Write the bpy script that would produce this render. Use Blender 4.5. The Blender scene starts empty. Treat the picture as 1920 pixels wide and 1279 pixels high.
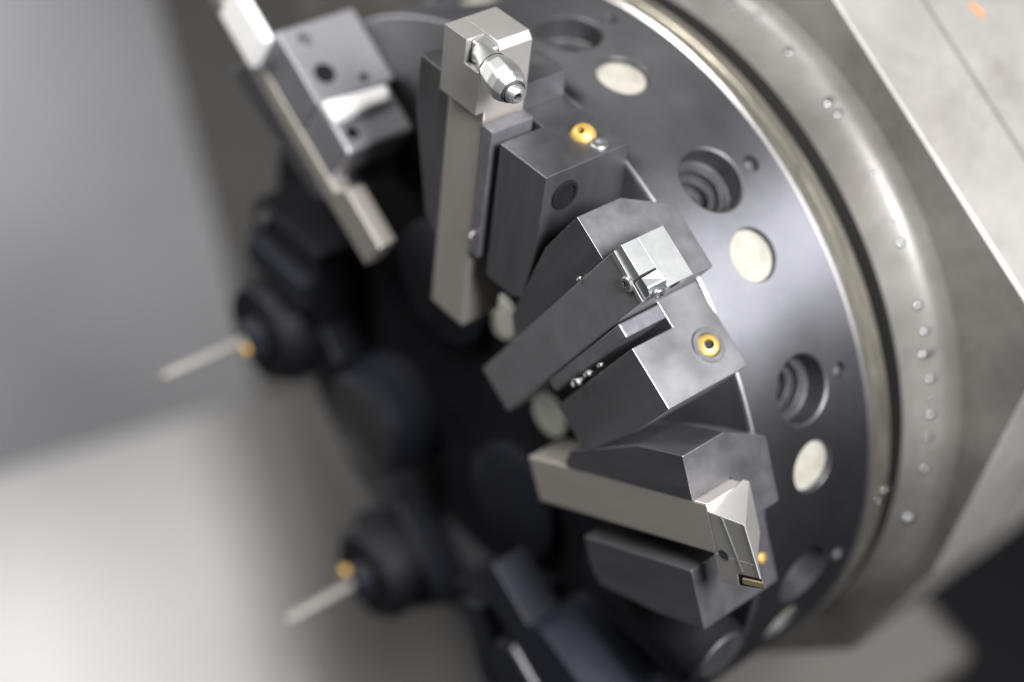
import bpy, bmesh, math, random
from mathutils import Matrix, Vector
random.seed(7)
sc = bpy.context.scene
COL = sc.collection
S = 0.21                       # metres per unit: the tool drum has a radius of one unit (21 cm)
PI = math.pi

# ---------------------------------------------------------------- frames
# The drum frame has its origin in the middle of the drum's front face and its z axis along the turret axis.
UP = Vector((0.20986, 0.97773, 0.0))
MW3 = Matrix(((0, 0, -1), (-UP.y, UP.x, 0), (UP.x, UP.y, 0)))      # disc frame -> world (turret axis level)
MW = MW3.to_4x4()

def wpt(x, y, z):
    return MW3 @ (Vector((x, y, z)) * S)

# ---------------------------------------------------------------- camera
cam = bpy.data.cameras.new('camera')
cam_o = bpy.data.objects.new('camera', cam); COL.objects.link(cam_o)
CX = Vector((0.49779, -0.41854, -0.75963)); CY = Vector((-0.19477, -0.90743, 0.37234)); CZ = Vector((-0.84514, -0.03739, -0.53323))
rot = Matrix((MW3 @ CX, MW3 @ -CY, MW3 @ -CZ)).transposed()
cam_o.matrix_world = Matrix.Translation(wpt(3.63402, 0.21908, 2.15947)) @ rot.to_4x4()
cam.sensor_width = 36; cam.lens = 54.955
cam.clip_start = 0.01; cam.clip_end = 60
cam.dof.use_dof = True
cam.dof.focus_distance = 3.19 * S
cam.dof.aperture_fstop = 2.3
cam.dof.aperture_blades = 0
sc.camera = cam_o

# ---------------------------------------------------------------- world and lamps
world = bpy.data.worlds.new('World'); sc.world = world; world.use_nodes = True
bg = world.node_tree.nodes['Background']
bg.inputs['Color'].default_value = (0.93, 0.94, 1.0, 1); bg.inputs['Strength'].default_value = 0.05

def area(name, pos, target, size, power, color, size_y=None):
    l = bpy.data.lights.new(name, 'AREA'); l.energy = power; l.color = color
    l.shape = 'RECTANGLE'; l.size = size * S; l.size_y = (size_y or size) * S
    o = bpy.data.objects.new(name, l); COL.objects.link(o)
    o.location = wpt(*pos)
    o.rotation_euler = (wpt(*target) - wpt(*pos)).to_track_quat('-Z', 'Y').to_euler()
    return o
area('work_lamp', (4.9, -0.15, 0.55), (0.9, 0.0, -0.1), 1.5, 33.0, (0.99, 0.98, 1.0))
area('ceiling_lamp', (2.4, 4.4, 2.4), (0.8, 0.1, -0.1), 2.0, 18.0, (1.0, 0.975, 0.94))
area('enclosure_lamp', (-5.2, 6.6, 2.6), (-5.8, 0.0, -0.4), 3.2, 16.0, (1.0, 0.985, 0.98))

sc.view_settings.view_transform = 'Standard'; sc.view_settings.look = 'None'
sc.view_settings.exposure = 0.0; sc.view_settings.gamma = 1.0
sc.view_settings.use_curve_mapping = False

# ---------------------------------------------------------------- materials
def material(name, color, rough=0.4, metal=0.0, noise=0.0, nscale=60, bump=0.0, bscale=300, aniso=0.0, rvar=0.0,
             color2=None, stretch=None, coat=0.0, rings=0, spec=0.5):
    m = bpy.data.materials.new(name); m.use_nodes = True
    nt = m.node_tree; b = nt.nodes['Principled BSDF']
    b.inputs['Base Color'].default_value = (*color, 1); b.inputs['Roughness'].default_value = rough
    b.inputs['Metallic'].default_value = metal
    b.inputs['Coat Weight'].default_value = coat; b.inputs['Specular IOR Level'].default_value = spec
    tc = nt.nodes.new('ShaderNodeTexCoord'); src = tc.outputs['Object']
    if stretch:
        mp = nt.nodes.new('ShaderNodeMapping'); mp.inputs['Scale'].default_value = stretch
        nt.links.new(src, mp.inputs['Vector']); src = mp.outputs['Vector']
    if noise or color2:
        n = nt.nodes.new('ShaderNodeTexNoise'); n.inputs['Scale'].default_value = nscale; n.inputs['Detail'].default_value = 8
        n.inputs['Roughness'].default_value = 0.62
        nt.links.new(src, n.inputs['Vector'])
        r = nt.nodes.new('ShaderNodeValToRGB'); r.color_ramp.elements[0].position = 0.33; r.color_ramp.elements[1].position = 0.68
        c2 = color2 or tuple(min(1, c * (1 + noise)) for c in color)
        c1 = color if color2 else tuple(c * (1 - noise) for c in color)
        r.color_ramp.elements[0].color = (*c1, 1); r.color_ramp.elements[1].color = (*c2, 1)
        nt.links.new(n.outputs['Fac'], r.inputs['Fac']); nt.links.new(r.outputs['Color'], b.inputs['Base Color'])
    if rvar:
        n = nt.nodes.new('ShaderNodeTexNoise'); n.inputs['Scale'].default_value = nscale * 1.7; n.inputs['Detail'].default_value = 6
        nt.links.new(src, n.inputs['Vector'])
        mr = nt.nodes.new('ShaderNodeMapRange'); mr.inputs['From Min'].default_value = 0.3; mr.inputs['From Max'].default_value = 0.7
        mr.inputs['To Min'].default_value = max(0.02, rough - rvar); mr.inputs['To Max'].default_value = rough + rvar
        nt.links.new(n.outputs['Fac'], mr.inputs['Value']); nt.links.new(mr.outputs['Result'], b.inputs['Roughness'])
    if bump:
        n = nt.nodes.new('ShaderNodeTexNoise'); n.inputs['Scale'].default_value = bscale; n.inputs['Detail'].default_value = 4
        nt.links.new(src, n.inputs['Vector'])
        bp = nt.nodes.new('ShaderNodeBump'); bp.inputs['Strength'].default_value = bump; bp.inputs['Distance'].default_value = 0.0004
        nt.links.new(n.outputs['Fac'], bp.inputs['Height']); nt.links.new(bp.outputs['Normal'], b.inputs['Normal'])
    if rings:
        sx = nt.nodes.new('ShaderNodeSeparateXYZ'); nt.links.new(tc.outputs['Object'], sx.inputs['Vector'])
        n1 = nt.nodes.new('ShaderNodeTexNoise'); n1.noise_dimensions = '1D'; n1.inputs['Scale'].default_value = rings; n1.inputs['Detail'].default_value = 5
        nt.links.new(sx.outputs['Z'], n1.inputs['W'])
        bp = nt.nodes.new('ShaderNodeBump'); bp.inputs['Strength'].default_value = 0.25; bp.inputs['Distance'].default_value = 0.0002
        nt.links.new(n1.outputs['Fac'], bp.inputs['Height']); nt.links.new(bp.outputs['Normal'], b.inputs['Normal'])
    if aniso:
        t = nt.nodes.new('ShaderNodeTangent'); t.direction_type = 'RADIAL'; t.axis = 'Z'
        nt.links.new(t.outputs['Tangent'], b.inputs['Tangent']); b.inputs['Anisotropic'].default_value = aniso; b.inputs['Anisotropic Rotation'].default_value = 0.25
    return m

M = {}
M['holder'] = material('burnished holder steel', (0.198, 0.198, 0.210), 0.46, 0.97, noise=0.08, nscale=60, bump=0.12, bscale=1400, rvar=0.04, stretch=(0.12, 1, 1))
M['scuffed'] = material('scuffed holder steel', (0.215, 0.215, 0.226), 0.45, 0.97, color2=(0.27, 0.27, 0.282), nscale=30, bump=0.12, bscale=1400, rvar=0.06, stretch=(0.12, 1, 1))
M['plate'] = material('lit holder steel', (0.36, 0.36, 0.385), 0.5, 0.9, noise=0.06, nscale=40)  # holder steel made paler: stronger light on the block is put into its colour
M['wedge'] = material('dark wedge steel', (0.20, 0.20, 0.22), 0.40, 0.75, noise=0.15, nscale=120, rvar=0.06)
M['disc'] = material('turned disc steel', (0.115, 0.1155, 0.125), 0.54, 0.97, noise=0.16, nscale=16, aniso=0.7, rvar=0.04, rings=700)
M['rim'] = material('polished rim steel', (0.52, 0.51, 0.50), 0.38, 1.0, noise=0.1, nscale=30)
M['rim_side'] = material('oiled rim side steel', (0.33, 0.31, 0.26), 0.35, 0.9, noise=0.3, nscale=50, stretch=(1, 1, 6))
M['bore'] = material('dark bore steel', (0.06, 0.06, 0.064), 0.5, 0.7, noise=0.2, nscale=100)
M['black'] = material('black oxide', (0.006, 0.006, 0.008), 0.6, 0.0, spec=0.18, noise=0.3, nscale=60)
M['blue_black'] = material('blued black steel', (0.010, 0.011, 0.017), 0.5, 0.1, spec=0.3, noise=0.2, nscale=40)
M['nickel'] = material('satin nickel shank', (0.54, 0.505, 0.46), 0.42, 0.85, noise=0.05, nscale=70, bump=0.06, bscale=1200, stretch=(0.15, 1, 1))
M['nickel_head'] = material('ground nickel head', (0.52, 0.505, 0.48), 0.40, 0.85, noise=0.06, nscale=70, bump=0.03, bscale=1500)
M['dark_shank'] = material('browned shank steel', (0.20, 0.20, 0.21), 0.42, 0.7, noise=0.1, nscale=80, bump=0.05, bscale=1100)
M['bright'] = material('bright milled steel', (0.44, 0.45, 0.445), 0.45, 0.95, noise=0.10, nscale=120, bump=0.04, bscale=1500)
M['carbide'] = material('grey carbide', (0.30, 0.31, 0.32), 0.32, 0.92, noise=0.06, nscale=160)
M['gold'] = material('gold coated carbide', (0.50, 0.40, 0.24), 0.4, 0.85, noise=0.15, nscale=200)
M['brass'] = material('worn brass', (0.46, 0.31, 0.085), 0.45, 0.6, noise=0.15, nscale=200)
M['screw'] = material('dark screw steel', (0.20, 0.20, 0.20), 0.42, 0.8, noise=0.2, nscale=200)
M['cream'] = material('cream plastic', (0.245, 0.238, 0.205), 0.7, 0.0, color2=(0.155, 0.148, 0.122), nscale=70, bump=0.2, bscale=200)
M['rubber_and_shade'] = material('black rubber', (0.012, 0.012, 0.011), 0.6)
M['housing'] = material('shaded stained housing steel', (0.15, 0.145, 0.134), 0.5, 0.3, color2=(0.065, 0.062, 0.057), nscale=11, bump=0.15, bscale=500, rvar=0.1)  # stained steel; the shade on the front is put into its darker base
def grime(m, dark, scale, lo=0.42, hi=0.66, stretch=(1, 1, 1)):
    nt = m.node_tree; b = nt.nodes['Principled BSDF']; old = b.inputs['Base Color'].links[0].from_socket
    tc = nt.nodes.new('ShaderNodeTexCoord'); mp = nt.nodes.new('ShaderNodeMapping'); mp.inputs['Scale'].default_value = stretch
    nt.links.new(tc.outputs['Object'], mp.inputs['Vector'])
    n = nt.nodes.new('ShaderNodeTexNoise'); n.inputs['Scale'].default_value = scale; n.inputs['Detail'].default_value = 9; n.inputs['Roughness'].default_value = 0.7
    n.inputs['Distortion'].default_value = 0.6
    nt.links.new(mp.outputs['Vector'], n.inputs['Vector'])
    mr = nt.nodes.new('ShaderNodeMapRange'); mr.inputs['From Min'].default_value = lo; mr.inputs['From Max'].default_value = hi
    nt.links.new(n.outputs['Fac'], mr.inputs['Value'])
    mx = nt.nodes.new('ShaderNodeMix'); mx.data_type = 'RGBA'
    nt.links.new(mr.outputs['Result'], mx.inputs['Factor']); nt.links.new(old, mx.inputs['A']); mx.inputs['B'].default_value = (*dark, 1)
    nt.links.new(mx.outputs['Result'], b.inputs['Base Color'])
grime(M['housing'], (0.06, 0.053, 0.044), 9, 0.45, 0.75)
M['housing_side'] = material('lit worn housing steel', (0.26, 0.25, 0.232), 0.5, 0.3, color2=(0.165, 0.16, 0.148), nscale=10, bump=0.15, bscale=400, rvar=0.1)  # same steel, with the brighter light on the sides put into its base
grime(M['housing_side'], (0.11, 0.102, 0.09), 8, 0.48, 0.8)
M['drip'] = material('grey droplet', (0.17, 0.17, 0.175), 0.2, 0.9)
M['rust'] = material('rust stain', (0.42, 0.16, 0.04), 0.8, 0.0, noise=0.4, nscale=300)
M['panel'] = material('grey sheet panel', (0.27, 0.27, 0.285), 0.5, 0.3, noise=0.08, nscale=3)
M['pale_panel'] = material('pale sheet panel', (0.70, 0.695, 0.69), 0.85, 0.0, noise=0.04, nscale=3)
M['panel_shade'] = material('grey painted panel shade', (0.21, 0.205, 0.20), 0.7, 0.0, noise=0.08, nscale=3)
M['wall_shade'] = material('brown wall shade', (0.05, 0.048, 0.044), 0.5, 0.1, noise=0.3, nscale=3)
M['beige'] = material('beige casting', (0.10, 0.089, 0.077), 0.6, 0.0, noise=0.1, nscale=8)
M['hub'] = material('pale hub paint', (0.42, 0.43, 0.38), 0.5, 0.1, noise=0.15, nscale=20)
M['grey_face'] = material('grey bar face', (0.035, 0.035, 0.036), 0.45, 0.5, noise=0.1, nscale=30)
M['screw_grey'] = material('grey drill steel', (0.20, 0.19, 0.175), 0.55, 0.4)
M['swarf'] = material('bright swarf', (0.5, 0.5, 0.49), 0.42, 0.9)

# ---------------------------------------------------------------- builders
class MB:
    def __init__(self): self.v = []; self.f = []; self.sm = []
    def add(self, vs, fs, smooth=False):
        n = len(self.v); self.v += [tuple(x) for x in vs]
        for f in fs: self.f.append(tuple(i + n for i in f)); self.sm.append(smooth)
        return self
    def prism(self, poly, z0, z1, poly_top=None):
        # poly in (x, y), lofted from z0 to z1
        top = poly_top or poly; n = len(poly)
        vs = [(x, y, z0) for x, y in poly] + [(x, y, z1) for x, y in top]
        a = sum(poly[i][0] * poly[(i + 1) % n][1] - poly[(i + 1) % n][0] * poly[i][1] for i in range(n))
        fs = [tuple(range(n - 1, -1, -1)), tuple(range(n, 2 * n))] + [(i, (i + 1) % n, n + (i + 1) % n, n + i) for i in range(n)]
        if a < 0: fs = [f[::-1] for f in fs]
        return self.add(vs, fs)
    def loft_x(self, prof, secs, pivot):
        # prof in (y, z) swept along x; each section squeezes what lies above the pivot
        n = len(prof); vs = []; fs = []
        for x, k in secs:
            vs += [(x, pivot + (y - pivot) * k if y > pivot else y, z) for y, z in prof]
        m = len(secs)
        for j in range(m - 1):
            fs += [(j * n + i, j * n + (i + 1) % n, (j + 1) * n + (i + 1) % n, (j + 1) * n + i) for i in range(n)]
        fs += [tuple(range(n - 1, -1, -1)), tuple((m - 1) * n + i for i in range(n))]
        self.add(vs, fs)
        return self
    def loft_y(self, prof, secs, pivot):
        n = len(prof); vs = []; fs = []; m = len(secs)
        for x, k in secs:
            vs += [(x, pivot + (y - pivot) * k if y < pivot else y, z) for y, z in prof]
        for j in range(m - 1):
            fs += [(j * n + i, (j + 1) * n + i, (j + 1) * n + (i + 1) % n, j * n + (i + 1) % n)[::-1] for i in range(n)]
        fs += [tuple(range(n - 1, -1, -1)), tuple((m - 1) * n + i for i in range(n))]
        return self.add(vs, fs)
    def box(self, x0, x1, y0, y1, z0, z1):
        return self.prism([(x0, y0), (x1, y0), (x1, y1), (x0, y1)], z0, z1)
    def hexa(self, b, t):
        # eight corners: b four round the bottom, t the four above them
        vs = list(b) + list(t)
        c = sum((Vector(v) for v in vs), Vector()) / 8
        fs = [(0, 1, 2, 3), (4, 5, 6, 7), (0, 1, 5, 4), (1, 2, 6, 5), (2, 3, 7, 6), (3, 0, 4, 7)]
        out = []
        for f in fs:
            p = [Vector(vs[i]) for i in f]; nrm = (p[1] - p[0]).cross(p[2] - p[0])
            out.append(f if nrm.dot(sum(p, Vector()) / 4 - c) > 0 else f[::-1])
        return self.add(vs, out)
    def lathe(self, prof, n=48, mat=None, smooth=True, sides=None, close=False):
        # prof: (radius, height) pairs about z; mat places it
        mat = mat or Matrix.Identity(4); k = sides or n
        vs = []; fs = []
        for r, h in prof:
            for i in range(k):
                a = 2 * PI * i / k
                vs.append(mat @ Vector((r * math.cos(a), r * math.sin(a), h)))
        m = len(prof)
        for j in range(m - 1):
            for i in range(k):
                i2 = (i + 1) % k
                fs.append((j * k + i, j * k + i2, (j + 1) * k + i2, (j + 1) * k + i))
        self.add(vs, fs, smooth)
        if close:
            self.f.append(tuple(len(self.v) - k + i for i in range(k))); self.sm.append(False)
        return self
    def build(self, name, mat, parent=None, bevel=0.0, segs=2, sharp=0.6, matrix=None, kind=None):
        me = bpy.data.meshes.new(name)
        me.from_pydata([(x * S, y * S, z * S) for x, y, z in self.v], [], self.f)
        for p, s in zip(me.polygons, self.sm): p.use_smooth = s
        me.materials.append(M[mat]); me.update()
        if any(self.sm): me.set_sharp_from_angle(angle=sharp)
        o = bpy.data.objects.new(name, me); COL.objects.link(o)
        if parent: o.parent = parent
        if matrix is not None: o.matrix_world = matrix
        if bevel:
            b = o.modifiers.new('edge', 'BEVEL'); b.width = bevel * S; b.segments = segs; b.limit_method = 'ANGLE'; b.angle_limit = math.radians(28)
        if kind: o['kind'] = kind
        return o

def thing(name, label, cat, matrix=None, group=None):
    o = bpy.data.objects.new(name, None); COL.objects.link(o); o.empty_display_size = 0.02
    o.matrix_world = matrix if matrix is not None else MW
    o['label'] = label; o['category'] = cat
    if group: o['group'] = group
    return o
def tag(o, label, cat, group=None):
    o['label'] = label; o['category'] = cat
    if group: o['group'] = group
    return o

def axis_mat(origin, direction):
    d = Vector(direction).normalized()
    return Matrix.Translation(Vector(origin)) @ d.to_track_quat('Z', 'Y').to_matrix().to_4x4()

def station(phi, c, r0=0.28):
    # x radial, y tangential, z along the turret axis
    return MW @ Matrix.Rotation(math.radians(phi), 4, 'Z') @ Matrix.Translation(Vector((r0, c, 0)) * S)

# ================================================================ indexing drum
from mathutils.geometry import delaunay_2d_cdt
NST = 12
drum = thing('turret_drum', 'dark round turret drum with radial counterbored holes and cream plugs around its side', 'turret drum')
def hole_ring(cx, cy, r, n=40): return [(cx + r * math.cos(2 * PI * i / n), cy + r * math.sin(2 * PI * i / n)) for i in range(n)]
ZB = -0.375
R_CB, R_PL, R_SC = 0.080, 0.063, 0.021
PH = [(43.3 - 30 * k, -0.178) for k in range(NST)]            # counterbores
PP = [(32.2 - 30 * k, -0.175) for k in range(NST)]            # plugs
PS = [(43.0 - 30 * k, -0.306) for k in range(NST)]            # small screws
holes = []
for k in range(NST):
    for lst, r in ((PH, R_CB + 0.005), (PP, R_PL + 0.002), (PS, R_SC)):
        u = math.radians(lst[k][0]) % (2 * PI)
        holes.append((hole_ring(u, lst[k][1], r, 40 if r > 0.03 else 20), Vector((u, lst[k][1])), r))
U0 = math.radians(20.0)                                       # the unrolled side is cut between two stations
for i, (ring, c, r) in enumerate(holes):
    if c.x < U0: holes[i] = ([(x + 2 * PI, y) for x, y in ring], c + Vector((2 * PI, 0)), r)
NU, NV = 180, 6
vs = []; es = []
grid = [(U0 + 2 * PI * i / NU, ZB + (-0.008 - ZB) * j / NV) for i in range(NU + 1) for j in range(NV + 1)]
for q in grid:
    v = Vector(q)
    if all((v - c).length > r + 0.006 for _, c, r in holes): vs.append(v)
for ring, c, r in holes:
    n0 = len(vs); vs += [Vector(q) for q in ring]; es += [(n0 + i, n0 + (i + 1) % len(ring)) for i in range(len(ring))]
ov, oe, of, *_ = delaunay_2d_cdt(vs, es, [], 0, 1e-7)
fs = []
for f in of:
    c = sum((ov[i] for i in f), Vector((0, 0))) / len(f)
    if any((c - h[1]).length < h[2] * 0.998 for h in holes): continue
    a3 = (ov[f[1]] - ov[f[0]]).cross(ov[f[2]] - ov[f[0]])
    fs.append(tuple(f) if a3 > 0 else tuple(f[::-1]))
me = bpy.data.meshes.new('side_face')
me.from_pydata([(math.cos(v.x) * S, math.sin(v.x) * S, v.y * S) for v in ov], [], fs)
me.materials.append(M['disc']); me.update()
for q in me.polygons: q.use_smooth = True
me.normals_split_custom_set_from_vertices([(math.cos(v.x), math.sin(v.x), 0) for v in ov])
o = bpy.data.objects.new('side_face', me); COL.objects.link(o); o.parent = drum
MB().lathe([(0.50, 0.0), (0.992, 0.0)][::-1], 180).build('front_face', 'disc', drum)
MB().lathe([(1.0, -0.008), (0.998, -0.003), (0.992, 0.0)], 180).build('front_edge', 'holder', drum)
MB().lathe([(0.992, ZB - 0.018), (1.004, ZB - 0.016), (1.006, ZB - 0.012), (1.006, ZB - 0.004), (1.002, ZB), (0.998, ZB)], 240).build('rim_band', 'rim', drum)
MB().lathe([(0.93, -0.457), (0.998, -0.457), (1.001, -0.454), (1.001, -0.425), (0.997, -0.422), (0.997, ZB - 0.018)], 240).build('rim_side', 'rim_side', drum)
MB().lathe([(0.955, -0.456), (0.955, -0.503), (0.9995, -0.503), (1.0005, -0.504)][::-1], 200).build('groove', 'rubber_and_shade', drum)  # gap walls and collar lip coloured black to stand in for shade

def bore(prof, n=44):
    # a turned hole or plug along x at the drum's side; its rim follows the curve of the side
    mb = MB(); vs = []; fs = []
    for r, h in prof:
        for i in range(n):
            a = 2 * PI * i / n; y = r * math.cos(a)
            vs.append((math.sqrt(1 - y * y) + h, y, r * math.sin(a)))
    for j in range(len(prof) - 1):
        fs += [(j * n + i, (j + 1) * n + i, (j + 1) * n + (i + 1) % n, j * n + (i + 1) % n) for i in range(n)]
    mb.add(vs, fs, True)
    return mb
def share(o, parent, matrix):
    c = o.copy(); COL.objects.link(c); c.parent = parent; c.matrix_local = matrix; return c
def spot(az): return Matrix.Rotation(math.radians(az[0]), 4, 'Z') @ Matrix.Translation(Vector((0, 0, az[1])) * S)
cb0 = bore([(R_CB + 0.005, 0.0), (R_CB, -0.004), (R_CB, -0.060), (R_CB - 0.003, -0.063), (0.060, -0.063), (0.058, -0.065), (0.058, -0.085), (0.042, -0.085),
            (0.040, -0.087), (0.040, -0.112), (0.026, -0.112), (0.024, -0.114), (0.024, -0.14), (0.0005, -0.14)]).build('counterbore', 'bore', drum)
pl0 = bore([(R_PL + 0.002, 0.0), (R_PL, -0.002), (R_PL, -0.022)]).build('plug_hole', 'bore', drum)
pg0 = bore([(R_PL, -0.026), (R_PL, -0.0155), (R_PL - 0.0015, -0.014), (0.0005, -0.014)]).build('plug', 'cream', drum)
sc0 = bore([(R_SC, 0.0), (R_SC - 0.001, -0.002), (R_SC - 0.001, -0.035), (0.0005, -0.035)], 22).build('screw_hole', 'bore', drum)
sh0 = bore([(0.016, -0.034), (0.016, -0.020), (0.013, -0.016), (0.008, -0.016), (0.008, -0.024), (0.0005, -0.024)], 22).build('screw_head', 'screw', drum)
for k in range(NST):
    for o, lst in ((cb0, PH), (pl0, PP), (pg0, PP), (sc0, PS), (sh0, PS)):
        if k == 0: o.matrix_local = spot(lst[0])
        else: share(o, drum, spot(lst[k]))
# middle of the drum's front
MB().lathe([(0.62, 0.0004), (0.615, 0.008), (0.0005, 0.008)], 96).build('dark_cover', 'black', drum)  # black disc added to cover the lit face and keep the centre dark
for (cx, cy, rr) in ((0.08, 0.28, 0.175), (-0.07, -0.34, 0.17)):
    MB().lathe([(rr, 0.0085), (rr, 0.045), (rr - 0.01, 0.05), (0.0005, 0.05)], 64, Matrix.Translation((cx, cy, 0))).build('black_cap', 'blue_black', drum)
for (cx, cy) in ((0.235, 0.135), (0.245, -0.145)):
    MB().lathe([(0.062, 0.0085), (0.060, 0.016), (0.0005, 0.016)], 40, Matrix.Translation((cx, cy, 0))).build('pale_cap', 'hub', drum)

# ================================================================ turret housing
house = thing('turret_housing', 'grey steel turret housing with flared collar around the drum', 'turret housing')
A = (0.722, 2.40); B = (1.252, -0.426); Cc = (0.59, -0.95); Dd = (0.15, -1.16); Ee = (-0.6, -1.16); Ff = (-1.2, -0.6); Gg = (-1.2, 1.4)
outline = [A, Gg, Ff, Ee, Dd, Cc, B]
zf = -0.65
# collar flaring into the front plate
MB().lathe([(1.0005, -0.504), (1.002, -0.545), (1.005, -0.585), (1.010, -0.607), (1.018, -0.625), (1.030, -0.637), (1.048, -0.6445), (1.062, -0.6495)], 240).build('collar', 'housing', house, sharp=1.2)
def in_poly(c, poly=outline):
    r = False; n = len(poly)
    for i in range(n):
        (x0, y0), (x1, y1) = poly[i], poly[(i + 1) % n]
        if (y0 > c.y) != (y1 > c.y) and c.x < (x1 - x0) * (c.y - y0) / (y1 - y0) + x0: r = not r
    return r
ringp = hole_ring(0, 0, 1.058, 200)
vs = [Vector(q) for q in outline + ringp]; n = len(outline)
es = [(i, (i + 1) % n) for i in range(n)] + [(n + i, n + (i + 1) % 200) for i in range(200)]
ov, oe, of, *_ = delaunay_2d_cdt(vs, es, [], 0, 1e-7); fs = []
for f in of:
    c = sum((ov[i] for i in f), Vector((0, 0))) / len(f)
    if not in_poly(c) or c.length < 1.0575: continue
    a3 = (ov[f[1]] - ov[f[0]]).cross(ov[f[2]] - ov[f[0]])
    fs.append(tuple(f) if a3 > 0 else tuple(f[::-1]))
me = bpy.data.meshes.new('front_plate'); me.from_pydata([(v.x * S, v.y * S, zf * S) for v in ov], [], fs); me.materials.append(M['housing']); me.update()
o = bpy.data.objects.new('front_plate', me); COL.objects.link(o); o.parent = house
def inset(pt, d):
    v = Vector(pt); return tuple(v * (1 + d / v.length))
ring = [[(x, y, zf) for x, y in outline], [(*inset(q, 0.006), zf - 0.006) for q in outline], [(*inset(q, 0.006), -0.908) for q in outline]]
mb = MB()
for j in range(2):
    mb.add(ring[j] + ring[j + 1], [(i, n + i, n + (i + 1) % n, (i + 1) % n) for i in range(n)])
mb.build('side_wall', 'housing_side', house)
# stepped rear casing seen past the seam
ring2 = [[(*inset(q, 0.012), -0.914) for q in outline], [(*inset(q, 0.012), -2.6) for q in outline]]
mb = MB(); mb.add(ring2[0] + ring2[1], [(i, n + i, n + (i + 1) % n, (i + 1) % n) for i in range(n)]); mb.add(ring2[0], [tuple(range(n))])
mb.build('rear_casing', 'housing_side', house)
mb = MB(); rs = [(0.12 + 0.026 * math.cos(a) * q, -1.054 + 0.012 * math.sin(a) * q + 0.3 * 0.026 * math.cos(a)) for a, q in [(2 * PI * i / 18, random.uniform(0.7, 1.15)) for i in range(18)]]
mb.add([(1.1635, t, z) for t, z in rs] + [(1.160, t, z) for t, z in rs], [tuple(range(18))] + [(i, (i + 1) % 18, 18 + (i + 1) % 18, 18 + i) for i in range(18)])
o = mb.build('rust_stain', 'rust', house); o.matrix_local = Matrix.Rotation(math.radians(10.6), 4, 'Z')

# ================================================================ tool holders and tools
def build_holder(name, label, phi, c, r_up, r_low, group='bolt-on tool holders around the disc', rin=0.345, nozzle=None, wedge_r=0.72, side_hole=False, block_mat='holder', jaw_mat='holder'):
    h = thing(name, label, 'tool holder', station(phi, c), group)
    prof = [(0.165, 0.242), (0.165, 0.118), (0.104, 0.001), (-0.054, 0.001), (-0.054, 0.122), (0.0600, 0.122), (0.0600, 0.242)]
    MB().loft_x(prof, [(rin, 0.12), (rin + 0.03, 0.45), (rin + 0.28, 1.0), (r_up, 1.0)], 0.0600).build('fixed_jaw', jaw_mat, h, bevel=0.0016)
    prof = [(-0.0547, 0.001), (-0.0547, 0.122), (-0.122, 0.122), (-0.122, 0.242), (-0.270, 0.242), (-0.270, 0.001)]
    MB().loft_y(prof, [(rin, 0.62), (rin + 0.02, 0.84), (rin + 0.21, 1.0), (r_low, 1.0)], -0.122).build('side_block', block_mat, h, bevel=0.0016)
    if wedge_r: MB().prism([(rin + 0.03, -0.065), (wedge_r, -0.065), (wedge_r, -0.098), (rin + 0.03, -0.094)], 0.130, 0.247).build('clamp_wedge', 'wedge', h, bevel=0.003)
    if side_hole:
        m = axis_mat((0.640, -0.2705, 0.180), (0, -1, 0))
        MB().lathe([(0.036, 0.0), (0.036, 0.004), (0.030, 0.006), (0.027, 0.0055), (0.027, 0.001), (0.0005, 0.001)], 32, m).build('threaded_port', 'black', h)
    if nozzle:
        for kind, t, z in nozzle:
            if kind == 'ringed':
                m = axis_mat((r_low, t, z), (1, 0, 0))
                ring = MB().lathe([(0.040, 0), (0.040, 0.003), (0.038, 0.005), (0.028, 0.005), (0.026, 0.001), (0.024, -0.001)], 40, m).build('nozzle_ring', 'screw', h)
                MB().lathe([(0.0255, 0.0), (0.024, 0.006), (0.019, 0.010), (0.012, 0.011), (0.0105, 0.006), (0.010, 0.000)], 36,
                           axis_mat((r_low, t, z), (1, 0.10, 0.35))).build('brass_nozzle', 'brass', ring)
                MB().lathe([(0.0106, 0.002), (0.0001, 0.002)], 20, axis_mat((r_low, t, z), (1, 0.10, 0.35))).build('nozzle_hole', 'black', ring)
            elif kind == 'ball':
                m = axis_mat((r_low - 0.004, t, z), (1, -0.1, 0.55))
                MB().lathe([(0.030, 0.0), (0.029, 0.008), (0.024, 0.017), (0.017, 0.022), (0.0085, 0.0245), (0.0075, 0.018), (0.007, 0.0), (0.0005, 0.0)], 36, m).build('brass_nozzle', 'brass', h)
            elif kind == 'dot':
                MB().lathe([(0.013, 0.0), (0.012, 0.004), (0.007, 0.006), (0.006, 0.001), (0.0005, 0.001)], 24, axis_mat((r_low, t, z), (1, 0, 0))).build('brass_nozzle', 'brass', h)
            elif kind == 'screw':
                m = axis_mat((r_low, t, z), (1, 0, 0))
                MB().lathe([(0.021, 0), (0.021, 0.004), (0.018, 0.007), (0.009, 0.007), (0.0075, 0.003), (0.0005, 0.002)], 28, m).build('nozzle_screw', 'screw', h)
    return h

def torx(mb, m, r, depth=0.004, lobes=6):
    # six-lobed recess: star wall and floor
    k = lobes * 4; top = []; bot = []
    for i in range(k):
        a = 2 * PI * i / k; q = r * (0.82 + 0.18 * math.cos(lobes * a))
        top.append(m @ Vector((q * math.cos(a), q * math.sin(a), 0))); bot.append(m @ Vector((q * math.cos(a), q * math.sin(a), -depth)))
    mb.add(top + bot, [(i, k + i, k + (i + 1) % k, (i + 1) % k) for i in range(k)])
    mb.add(bot, [tuple(range(k))])

P1, P2, P3 = 41.21, 11.21, -18.79
C1 = C2 = C3 = -0.0943

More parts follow.
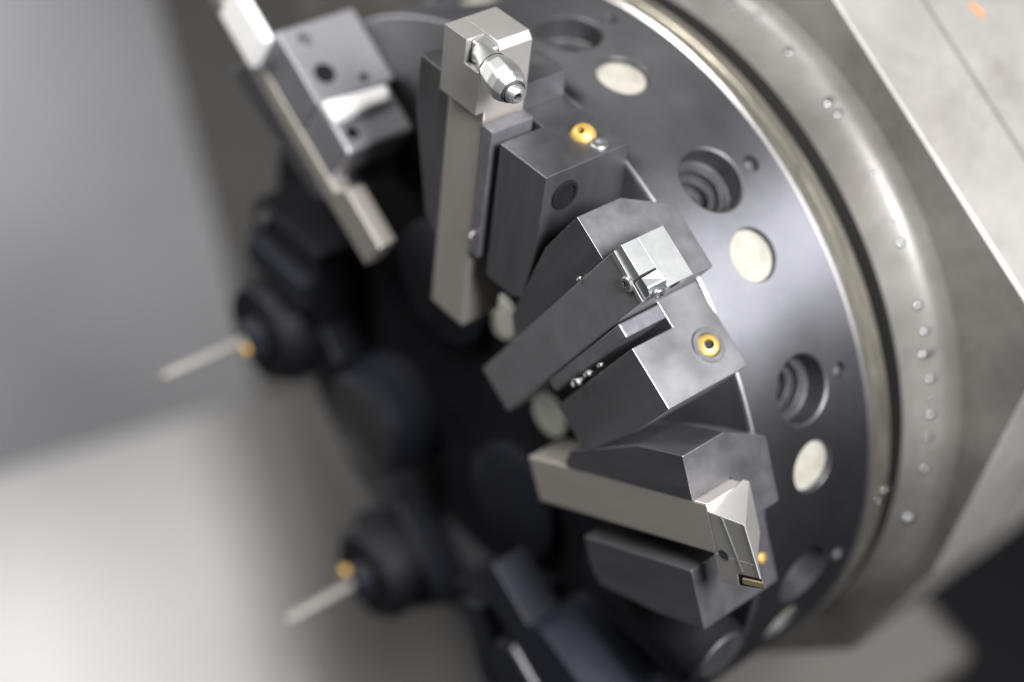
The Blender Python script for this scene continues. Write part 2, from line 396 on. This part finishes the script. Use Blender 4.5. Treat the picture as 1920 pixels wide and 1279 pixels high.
# ---- holder and tool by the upper edge
build_holder('tool_holder', 'dark holder clamping the upright beige tool, plain brass ball nozzle on its end face', P1, C1, 0.775, 0.706,
             nozzle=[('ball', -0.193, 0.067), ('screw', -0.240, 0.063)], wedge_r=0.722, side_hole=True)
t1 = thing('turning_tool', 'beige upright turning tool with steel nozzle bolt on its head', 'cutting tool', station(P1, C1), 'shank tools in the holders')
MB().box(0.142, 0.780, -0.0595, 0.0595, 0.127, 0.242).build('shank', 'nickel', t1, bevel=0.003)
hd = MB()
hd.prism([(0.752, 0.0605), (0.752, -0.0620), (0.895, -0.0620), (0.912, -0.0480), (0.912, 0.0605)], 0.1275, 0.215)
hd.prism([(0.752, 0.0605), (0.752, -0.0620), (0.855, -0.0620), (0.855, -0.012), (0.912, -0.012), (0.912, 0.0605)], 0.2152, 0.268)
head1 = hd.build('head', 'nickel_head', t1, bevel=0.0006)
# clamped insert in the pocket at the front corner
ins = MB().hexa([(0.857, -0.014, 0.216), (0.911, -0.014, 0.216), (0.905, -0.060, 0.216), (0.857, -0.060, 0.216)],
                [(0.859, -0.014, 0.255), (0.906, -0.014, 0.255), (0.900, -0.056, 0.250), (0.859, -0.056, 0.250)]).build('insert', 'bright', t1, bevel=0.004)
md = axis_mat((0.884, -0.040, 0.243), (-0.095, -0.974, 0.19)) @ Matrix.Diagonal((1.28, 1.28, 1.22, 1))
bolt = MB().lathe([(0.016, -0.01), (0.018, 0.006), (0.021, 0.020), (0.026, 0.036)], 32, md).build('bolt_shaft', 'bright', t1)
MB().lathe([(0.026, 0.036), (0.031, 0.050), (0.033, 0.075), (0.032, 0.092), (0.026, 0.106), (0.020, 0.108)], 8, md, smooth=False, sides=8).build('bolt_collar', 'bright', t1, bevel=0.004)
MB().lathe([(0.019, 0.100), (0.0215, 0.110), (0.0185, 0.112)], 32, md).build('seal_ring', 'rubber_and_shade', t1)
MB().lathe([(0.0175, 0.104), (0.0175, 0.116), (0.0145, 0.122), (0.009, 0.125), (0.0068, 0.1245), (0.0064, 0.110)], 32, md).build('nozzle_tip', 'bright', t1)
MB().lathe([(0.0066, 0.1195), (0.0001, 0.1195)], 20, md).build('nozzle_hole', 'black', t1)
# ---- holder and tool in the middle
build_holder('tool_holder', 'scuffed light grey holder in the middle with ringed brass nozzle', P2, C2, 0.778, 0.704,
             nozzle=[('ringed', -0.192, 0.067)], wedge_r=0.714, block_mat='scuffed')
t2 = thing('turning_tool', 'dark tool in the middle with bright head and screwed carbide insert', 'cutting tool', station(P2, C2), 'shank tools in the holders')
MB().box(0.150, 0.8165, -0.0605, 0.0595, 0.127, 0.246).build('shank', 'dark_shank', t2, bevel=0.003)
hd = MB()
# head: milled block with a sloping flank and a corner pocket
hd.prism([(0.772, -0.060), (0.815, -0.060), (0.815, 0.058), (0.772, 0.058)], 0.1265, 0.200)
hd.prism([(0.772, -0.014), (0.815, -0.014), (0.815, 0.058), (0.772, 0.058)], 0.2002, 0.246,
         [(0.772, -0.014), (0.815, -0.014), (0.815, 0.058), (0.772, 0.058)])
hd.build('head', 'bright', t2, bevel=0.0006)
MB().prism([(0.773, -0.0602), (0.781, -0.0602), (0.788, 0.0582), (0.773, 0.0582)], 0.2462, 0.2485).build('head_flank', 'bright', t2)
ins = MB().prism([(0.776, -0.060), (0.812, -0.060), (0.824, -0.046), (0.824, -0.018), (0.776, -0.016)], 0.2003, 0.244,
                 [(0.778, -0.058), (0.806, -0.058), (0.814, -0.044), (0.812, -0.020), (0.778, -0.018)]).build('insert', 'carbide', t2, bevel=0.0016)
m = axis_mat((0.768, -0.012, 0.2462), (0, 0, 1))
s = MB().lathe([(0.0175, 0.0), (0.0175, 0.004), (0.0150, 0.007), (0.0095, 0.0075)], 28, m)
torx(s, m @ Matrix.Translation((0, 0, 0.0075)), 0.0100, 0.005)
s.build('clamp_screw', 'screw', t2)
m = axis_mat((0.805, -0.0605, 0.222), (0.25, -1, 0.2))
s = MB().lathe([(0.0165, 0.0), (0.0165, 0.004), (0.0140, 0.007), (0.0095, 0.0075)], 28, m)
torx(s, m @ Matrix.Translation((0, 0, 0.0075)), 0.0100, 0.005)
s.build('insert_screw', 'carbide', t2)
m = axis_mat((0.800, -0.0605, 0.170), (0, -1, 0))
MB().lathe([(0.013, 0.001), (0.011, 0.0015), (0.010, 0.0008), (0.0005, 0.0006)], 24, m).build('head_port', 'black', t2)

for c in t2.children:
    if c.name.split('.')[0] != 'shank': c.matrix_local = Matrix.Translation(Vector((0.045, -0.001, 0)) * S)

# ---- holder and tool below
build_holder('tool_holder', 'dark grey holder around the lower beige grooving tool', P3, C3, 0.764, 0.707, wedge_r=0,
             nozzle=[('dot', -0.195, 0.036)])
t3 = thing('grooving_tool', 'lower beige grooving tool with thin blade and gold insert', 'cutting tool', station(P3, C3), 'shank tools in the holders')
MB().box(0.198, 0.8033, -0.060, 0.0595, 0.127, 0.240).build('shank', 'nickel', t3, bevel=0.004)
MB().hexa([(0.7845, 0.058, 0.127), (0.800, 0.058, 0.127), (0.800, -0.058, 0.127), (0.7845, -0.058, 0.127)],
          [(0.7845, 0.036, 0.240), (0.872, 0.028, 0.240), (0.880, -0.058, 0.240), (0.7845, -0.058, 0.240)]).build('head', 'nickel_head', t3, bevel=0.0015)
bl = MB()
bl.prism([(0.776, -0.0582), (0.840, -0.0582), (0.842, -0.086), (0.822, -0.092), (0.820, -0.120), (0.776, -0.124)], 0.196, 0.240,
         [(0.776, -0.0582), (0.8808, -0.0582), (0.8835, -0.086), (0.824, -0.092), (0.822, -0.120), (0.776, -0.124)])
blade = bl.build('blade', 'nickel_head', t3, bevel=0.0012)
MB().hexa([(0.812, 0.030, 0.2402), (0.819, 0.030, 0.2402), (0.842, -0.084, 0.2402), (0.833, -0.084, 0.2402)],
          [(0.8135, 0.030, 0.2418), (0.8175, 0.030, 0.2418), (0.840, -0.084, 0.2418), (0.835, -0.084, 0.2418)]).build('raised_rib', 'bright', t3)
m = axis_mat((0.799, -0.057, 0.2404), (0, 0, 1))
MB().lathe([(0.0125, 0.0), (0.0115, 0.0008), (0.0105, -0.0002), (0.0005, -0.0003)], 28, m).build('screw_bore', 'bore', t3)
MB().prism([(0.8245, -0.0925), (0.835, -0.0865), (0.835, -0.110), (0.823, -0.119)], 0.200, 0.2375,
           [(0.8245, -0.0925), (0.8805, -0.0865), (0.8815, -0.110), (0.823, -0.119)]).build('insert_seat', 'black', t3)
MB().prism([(0.834, -0.0975), (0.845, -0.0925), (0.845, -0.107), (0.834, -0.112)], 0.204, 0.2415,
           [(0.835, -0.0985), (0.8885, -0.0935), (0.8895, -0.106), (0.835, -0.111)]).build('insert', 'gold', t3, bevel=0.001)
MB().hexa([(0.866, 0.0285, 0.2402), (0.8718, 0.0280, 0.2402), (0.8828, -0.086, 0.2402), (0.876, -0.086, 0.2402)],
          [(0.8672, 0.0280, 0.2422), (0.8705, 0.0275, 0.2422), (0.8815, -0.085, 0.2422), (0.8775, -0.085, 0.2422)]).build('ground_edge', 'bright', t3)

for c in t3.children:
    if c.name.split('.')[0] != 'shank':
        c.matrix_local = Matrix.Translation(Vector((0.804, 0.004, 0)) * S) @ Matrix.Diagonal((1.2, 1.06, 1, 1)) @ Matrix.Translation(Vector((-0.7845, 0, 0)) * S)

# ================================================================ far stations
F0 = station(101.21, -0.0943 - 0.18, 0.28 - 0.27)
h0 = thing('tool_holder', 'blurred grey holder with dark round holes and white ledge at the upper left', 'tool holder', F0, 'bolt-on tool holders around the disc')
MB().prism([(0.737, 0.034), (0.955, 0.034), (0.955, -0.110), (0.737, -0.110)], 0.001, 0.238).build('side_block', 'plate', h0, bevel=0.005)
MB().box(0.59, 0.7365, -0.112, 0.034, 0.03, 0.236).build('lower_block', 'plate', h0, bevel=0.01)
MB().hexa([(0.672, -0.1122, 0.06), (0.722, -0.1122, 0.045), (0.739, -0.1122, 0.235), (0.665, -0.1122, 0.235)],
          [(0.680, -0.135, 0.06), (0.715, -0.135, 0.045), (0.730, -0.135, 0.235), (0.678, -0.135, 0.235)]).build('ledge', 'pale_panel', h0, bevel=0.012)
for rr, zz, q, mt in ((0.809, 0.177, 0.028, 'black'), (0.911, 0.178, 0.021, 'screw'), (0.765, 0.082, 0.012, 'black')):
    MB().lathe([(q, 0.0), (q, 0.002), (q - 0.003, 0.003), (q - 0.004, 0.001), (0.0005, 0.001)], 28, axis_mat((rr, -0.110, zz), (0, -1, 0))).build('port', mt, h0)
MB().lathe([(0.017, 0.0), (0.017, 0.002), (0.0005, 0.002)], 24, axis_mat((0.637, -0.112, 0.197), (0, -1, 0))).build('port', 'black', h0)
MB().prism([(0.56, 0.0955), (1.00, 0.0955), (1.02, 0.20), (0.60, 0.150)], 0.001, 0.238).build('fixed_jaw', 'holder', h0, bevel=0.005)
t0 = thing('boring_bar', 'long out-of-focus beige tool with white head at the upper left', 'cutting tool', F0, 'shank tools in the holders')
MB().prism([(0.365, 0.093), (1.30, 0.093), (1.30, 0.036), (0.56, 0.036), (0.535, -0.015), (0.365, -0.015)], 0.185, 0.240).build('shank', 'nickel', t0, bevel=0.004)
MB().box(0.945, 1.115, -0.095, 0.040, 0.2402, 0.27).build('head', 'pale_panel', t0, bevel=0.008)

def axial_holder(label, x, y, rad, h, drill_z, glabel, dlabel, drill_r=0.015, brass=(0.0, -0.028)):
    base = MW @ Matrix.Translation(Vector((x, y, 0)) * S)
    o = thing('drill_holder', label, 'drill holder', base, 'axial drill holders on the far side')
    MB().box(-rad * 1.05, rad * 1.05, -rad * 1.1, rad * 1.1, 0.001, 0.12).build('base_block', 'blue_black', o, bevel=0.008)
    MB().lathe([(rad, 0.1195), (rad, h - 0.03), (rad - 0.02, h), (rad * 0.45, h), (rad * 0.42, h - 0.006), (0.0005, h - 0.006)], 48).build('sleeve', 'black', o)
    MB().lathe([(rad * 0.40, h - 0.006), (rad * 0.38, h + 0.035), (rad * 0.27, h + 0.05), (0.0005, h + 0.05)], 6, sides=6, smooth=False).build('collet_nut', 'blue_black', o, bevel=0.004)
    MB().lathe([(0.016, 0.0), (0.018, 0.012), (0.012, 0.022), (0.0005, 0.023)], 24, axis_mat((brass[0], brass[1], h + 0.045), (0.2, 0.1, 1))).build('brass_nozzle', 'brass', o)
    d = tag(MB().lathe([(drill_r, h + 0.0505), (drill_r, drill_z - 0.03), (drill_r * 0.7, drill_z - 0.008), (0.0005, drill_z)], 24).build('drill', 'screw_grey', matrix=base),
            dlabel, 'drill', 'drills pointing left')
    return o
axial_holder('black drill holder at the left with the upper of the two drills', -0.70, 0.380, 0.165, 0.235, 0.565, None, 'upper left blurred silver drill pointing left')
axial_holder('black drill holder at the bottom left with the lower of the two drills', -0.73, -0.420, 0.155, 0.240, 0.530, None, 'lower blurred silver drill pointing down left', brass=(0.01, 0.045))
bx = thing('bar_holder', 'dark round bar holder with flat grey end between the two drills', 'bar holder', MW @ Matrix.Translation(Vector((-0.47, 0.01, 0)) * S))
MB().lathe([(0.18, 0.001), (0.18, 0.10), (0.16, 0.105), (0.16, 0.165), (0.153, 0.17)], 48).build('sleeve', 'blue_black', bx)
MB().lathe([(0.153, 0.17), (0.148, 0.173), (0.0005, 0.173)], 48).build('end_face', 'grey_face', bx)
for (x, y, rz, lab) in ((-0.46, 0.53, 131, 'black block holder out of focus behind the long beige tool'), (-0.26, -0.70, -109, 'black block holder out of focus at the bottom left')):
    q = thing('block_holder', lab, 'tool holder', MW @ Matrix.Translation(Vector((x, y, 0)) * S) @ Matrix.Rotation(math.radians(rz), 4, 'Z'), 'black block holders')
    MB().prism([(-0.17, -0.14), (0.15, -0.14), (0.17, -0.10), (0.17, 0.14), (-0.17, 0.14)], 0.001, 0.17).build('body', 'black', q, bevel=0.01)
    MB().box(-0.16, 0.12, -0.05, 0.05, 0.1705, 0.22).build('cover', 'blue_black', q, bevel=0.008)
    for sy in (-0.1, 0.1):
        MB().lathe([(0.022, 0.171), (0.022, 0.185), (0.012, 0.185), (0.011, 0.178), (0.0005, 0.178)], 20, Matrix.Translation((0.1, sy, 0))).build('screw', 'screw', q)
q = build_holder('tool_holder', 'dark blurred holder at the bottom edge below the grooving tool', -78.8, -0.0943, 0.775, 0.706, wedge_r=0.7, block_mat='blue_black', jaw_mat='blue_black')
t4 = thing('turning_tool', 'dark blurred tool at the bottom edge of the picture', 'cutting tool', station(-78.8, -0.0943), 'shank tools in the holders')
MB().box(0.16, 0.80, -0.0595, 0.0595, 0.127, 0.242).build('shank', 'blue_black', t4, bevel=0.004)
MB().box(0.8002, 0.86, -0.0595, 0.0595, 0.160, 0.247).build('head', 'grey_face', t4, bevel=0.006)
q = thing('round_holder', 'black round tool holder with grey round end just below the grooving tool', 'tool holder', station(-48.8, -0.0943))
MB().box(0.30, 0.66, -0.16, 0.16, 0.001, 0.11).build('base_block', 'black', q, bevel=0.01)
MB().lathe([(0.085, 0.0), (0.085, 0.40), (0.07, 0.405)], 40, axis_mat((0.315, 0.02, 0.085), (1, 0, 0))).build('sleeve', 'black', q)
MB().lathe([(0.07, 0.4052), (0.065, 0.410), (0.0005, 0.412)], 40, axis_mat((0.315, 0.02, 0.085), (1, 0, 0))).build('end_face', 'holder', q)

# ================================================================ coolant droplets, swarf, rust
def chip(label, frame, r, t, z, size):
    vs = []; fs = []; n = 14
    for i in range(n):
        a = i * 0.75; q = size * (0.45 + 0.5 * i / n)
        c = Vector((q * math.cos(a), q * math.sin(a) * 0.8, size * 0.10 * i))
        vs += [Vector((r, t, z)) + c, Vector((r, t, z)) + c * 1.05 + Vector((0.1 * size, 0, 0.45 * size))]
        if i: fs.append((2 * i - 2, 2 * i, 2 * i + 1, 2 * i - 1))
    o = MB().add(vs, fs, True).build('metal_chip', 'swarf', matrix=frame, sharp=3.0)
    m = o.modifiers.new('thickness', 'SOLIDIFY'); m.thickness = size * 0.12 * S
    tag(o, label, 'metal chip', 'loose metal chips')
FR1, FR2 = station(P1, C1), station(P2, C2)
chip('large curled bright chip in the gap below the dark middle tool', FR2, 0.489, -0.110, 0.244, 0.014)
chip('small curled chip just right of the large one below the middle tool', FR2, 0.534, -0.109, 0.243, 0.010)
chip('tiny bright chip nearest the brass nozzle in the gap of the middle holder', FR2, 0.586, -0.110, 0.243, 0.007)
chip('tiny bright chip on the upper edge of the dark middle tool', FR2, 0.687, 0.062, 0.246, 0.006)
chip('tiny bright chip beside the shank of the upright beige tool', FR1, 0.441, -0.080, 0.249, 0.008)
drops = [(0.8134, 0.6011, -0.6112, 0.0068), (0.8612, 0.5459, -0.6262, 0.0108), (0.9179, 0.4337, -0.619, 0.0119), (0.9733, 0.2817, -0.6142, 0.0092), (0.9833, 0.2472, -0.6153, 0.0079), (1.01, 0.0816, -0.6151, 0.0078), (1.0093, -0.0401, -0.607, 0.0052), (1.0057, -0.0943, -0.6059, 0.0091), (0.9774, -0.2501, -0.6013, 0.0092), (0.9603, -0.3154, -0.6089, 0.008), (0.9392, -0.3684, -0.6006, 0.0093), (0.913, -0.4336, -0.6091, 0.0107), (0.8847, -0.4876, -0.6067, 0.0081), (0.8653, -0.5199, -0.6059, 0.0095), (0.8293, -0.5745, -0.6013, 0.0068), (0.768, -0.6552, -0.6045, 0.0097), (0.6464, -0.7737, -0.6013, 0.0129), (0.757, -0.659, -0.434, 0.009), (0.772, -0.641, -0.452, 0.008)]
ORD = 'first second third fourth fifth sixth seventh eighth ninth tenth eleventh twelfth thirteenth fourteenth fifteenth sixteenth seventeenth'.split()
for i, (x, y, z, r) in enumerate(drops):
    mb = MB(); v = []; f = []
    r *= random.uniform(0.75, 1.25); flat = random.uniform(0.4, 0.75)
    prof = [(r * math.cos(a), r * math.sin(a) * flat) for a in [j * PI / 12 for j in range(-1, 7)]]
    prof = [(max(p, 0.00004), h) for p, h in prof]
    m = axis_mat((x, y, z), (x, y, 0.25 if z < -0.5 else 0.0)) @ Matrix.Diagonal((1, random.uniform(1.0, 2.2), 1, 1))
    o = mb.lathe(prof, 20, m).build('coolant_droplet', 'drip', matrix=MW, sharp=3.0)
    if z < -0.5:
        tag(o, 'shiny coolant droplet on the housing collar, %s of the row counted from the top' % ORD[i], 'droplet', 'coolant droplets on the housing collar')
    else:
        tag(o, 'shiny droplet on the drum rim, %s of a touching pair' % ('lower' if i == 17 else 'upper'), 'droplet', 'droplets on the drum rim')

# ================================================================ backdrop
def quad(name, pts, mat, thick=0.04):
    a, b, c, d = [Vector(q) for q in pts]
    nrm = (b - a).cross(d - a).normalized() * thick
    return MB().hexa([a, b, c, d], [a + nrm, b + nrm, c + nrm, d + nrm]).build(name, mat, matrix=MW)
def setting(name, pts, mat):
    w = quad(name, pts, mat); w['kind'] = 'structure'; return w
setting('back_panel', [(-8.6, 5.9, -0.4), (-4.703, 2.576, -6.359), (-5.291, -1.954, -4.172), (-8.9, 1.0, 1.3)], 'panel')
setting('shade_sheet', [(-5.822, 3.962, -2.619), (-3.906, 2.35, -5.544), (-4.627, -1.249, -3.773), (-5.885, 0.032, -1.868)], 'wall_shade')  # dark brown sheet added to stand in for shadow on the wall
# bright sheet bending away to the right, its shaded end painted darker
top = [(-7.086, 0.581, 0.37), (-6.422, 0.403, -0.669), (-5.986, 0.285, -1.351), (-5.749, 0.224, -1.724), (-5.724, 0.189, -2.042), (-5.796, 0.15, -2.394), (-5.903, 0.115, -2.784), (-6.041, -0.026, -3.493)]
bot = [(-4.786, -0.777, 1.321), (-4.269, -1.211, 0.533), (-3.843, -1.569, -0.117), (-3.637, -1.743, -0.432), (-3.709, -1.894, -0.682), (-3.895, -2.057, -0.938), (-4.151, -2.266, -1.268), (-4.605, -2.629, -1.836)]
mb = MB(); n = len(top)
for name, i0, i1, mt in (('lower_panel', 0, 3, 'pale_panel'), ('bent_panel', 3, n - 1, 'panel_shade')):
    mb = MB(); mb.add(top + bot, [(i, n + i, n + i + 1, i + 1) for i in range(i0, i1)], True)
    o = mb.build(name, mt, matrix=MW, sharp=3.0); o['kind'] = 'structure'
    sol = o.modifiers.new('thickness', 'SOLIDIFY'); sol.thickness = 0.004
setting('dark_panel', [(-4.856, -0.709, -3.9), (-2.903, -2.351, -6.053), (-2.698, -4.184, -4.374), (-4.609, -2.577, -2.2)], 'black')
o = MB().prism([(-0.38, -0.7), (0.36, -0.7), (0.40, 0.1), (0.25, 0.45), (-0.12, 0.5), (-0.38, 0.22)], -0.6, 0.0).build('casting', 'beige', bevel=0.06,
    matrix=MW @ Matrix.Translation(Vector((-1.95, -1.98, -1.98)) * S) @ Vector((0.75, 0.35, 0.55)).to_track_quat('Z', 'Y').to_matrix().to_4x4())
tag(o, 'out-of-focus beige casting below the turret at the lower right', 'machine part')
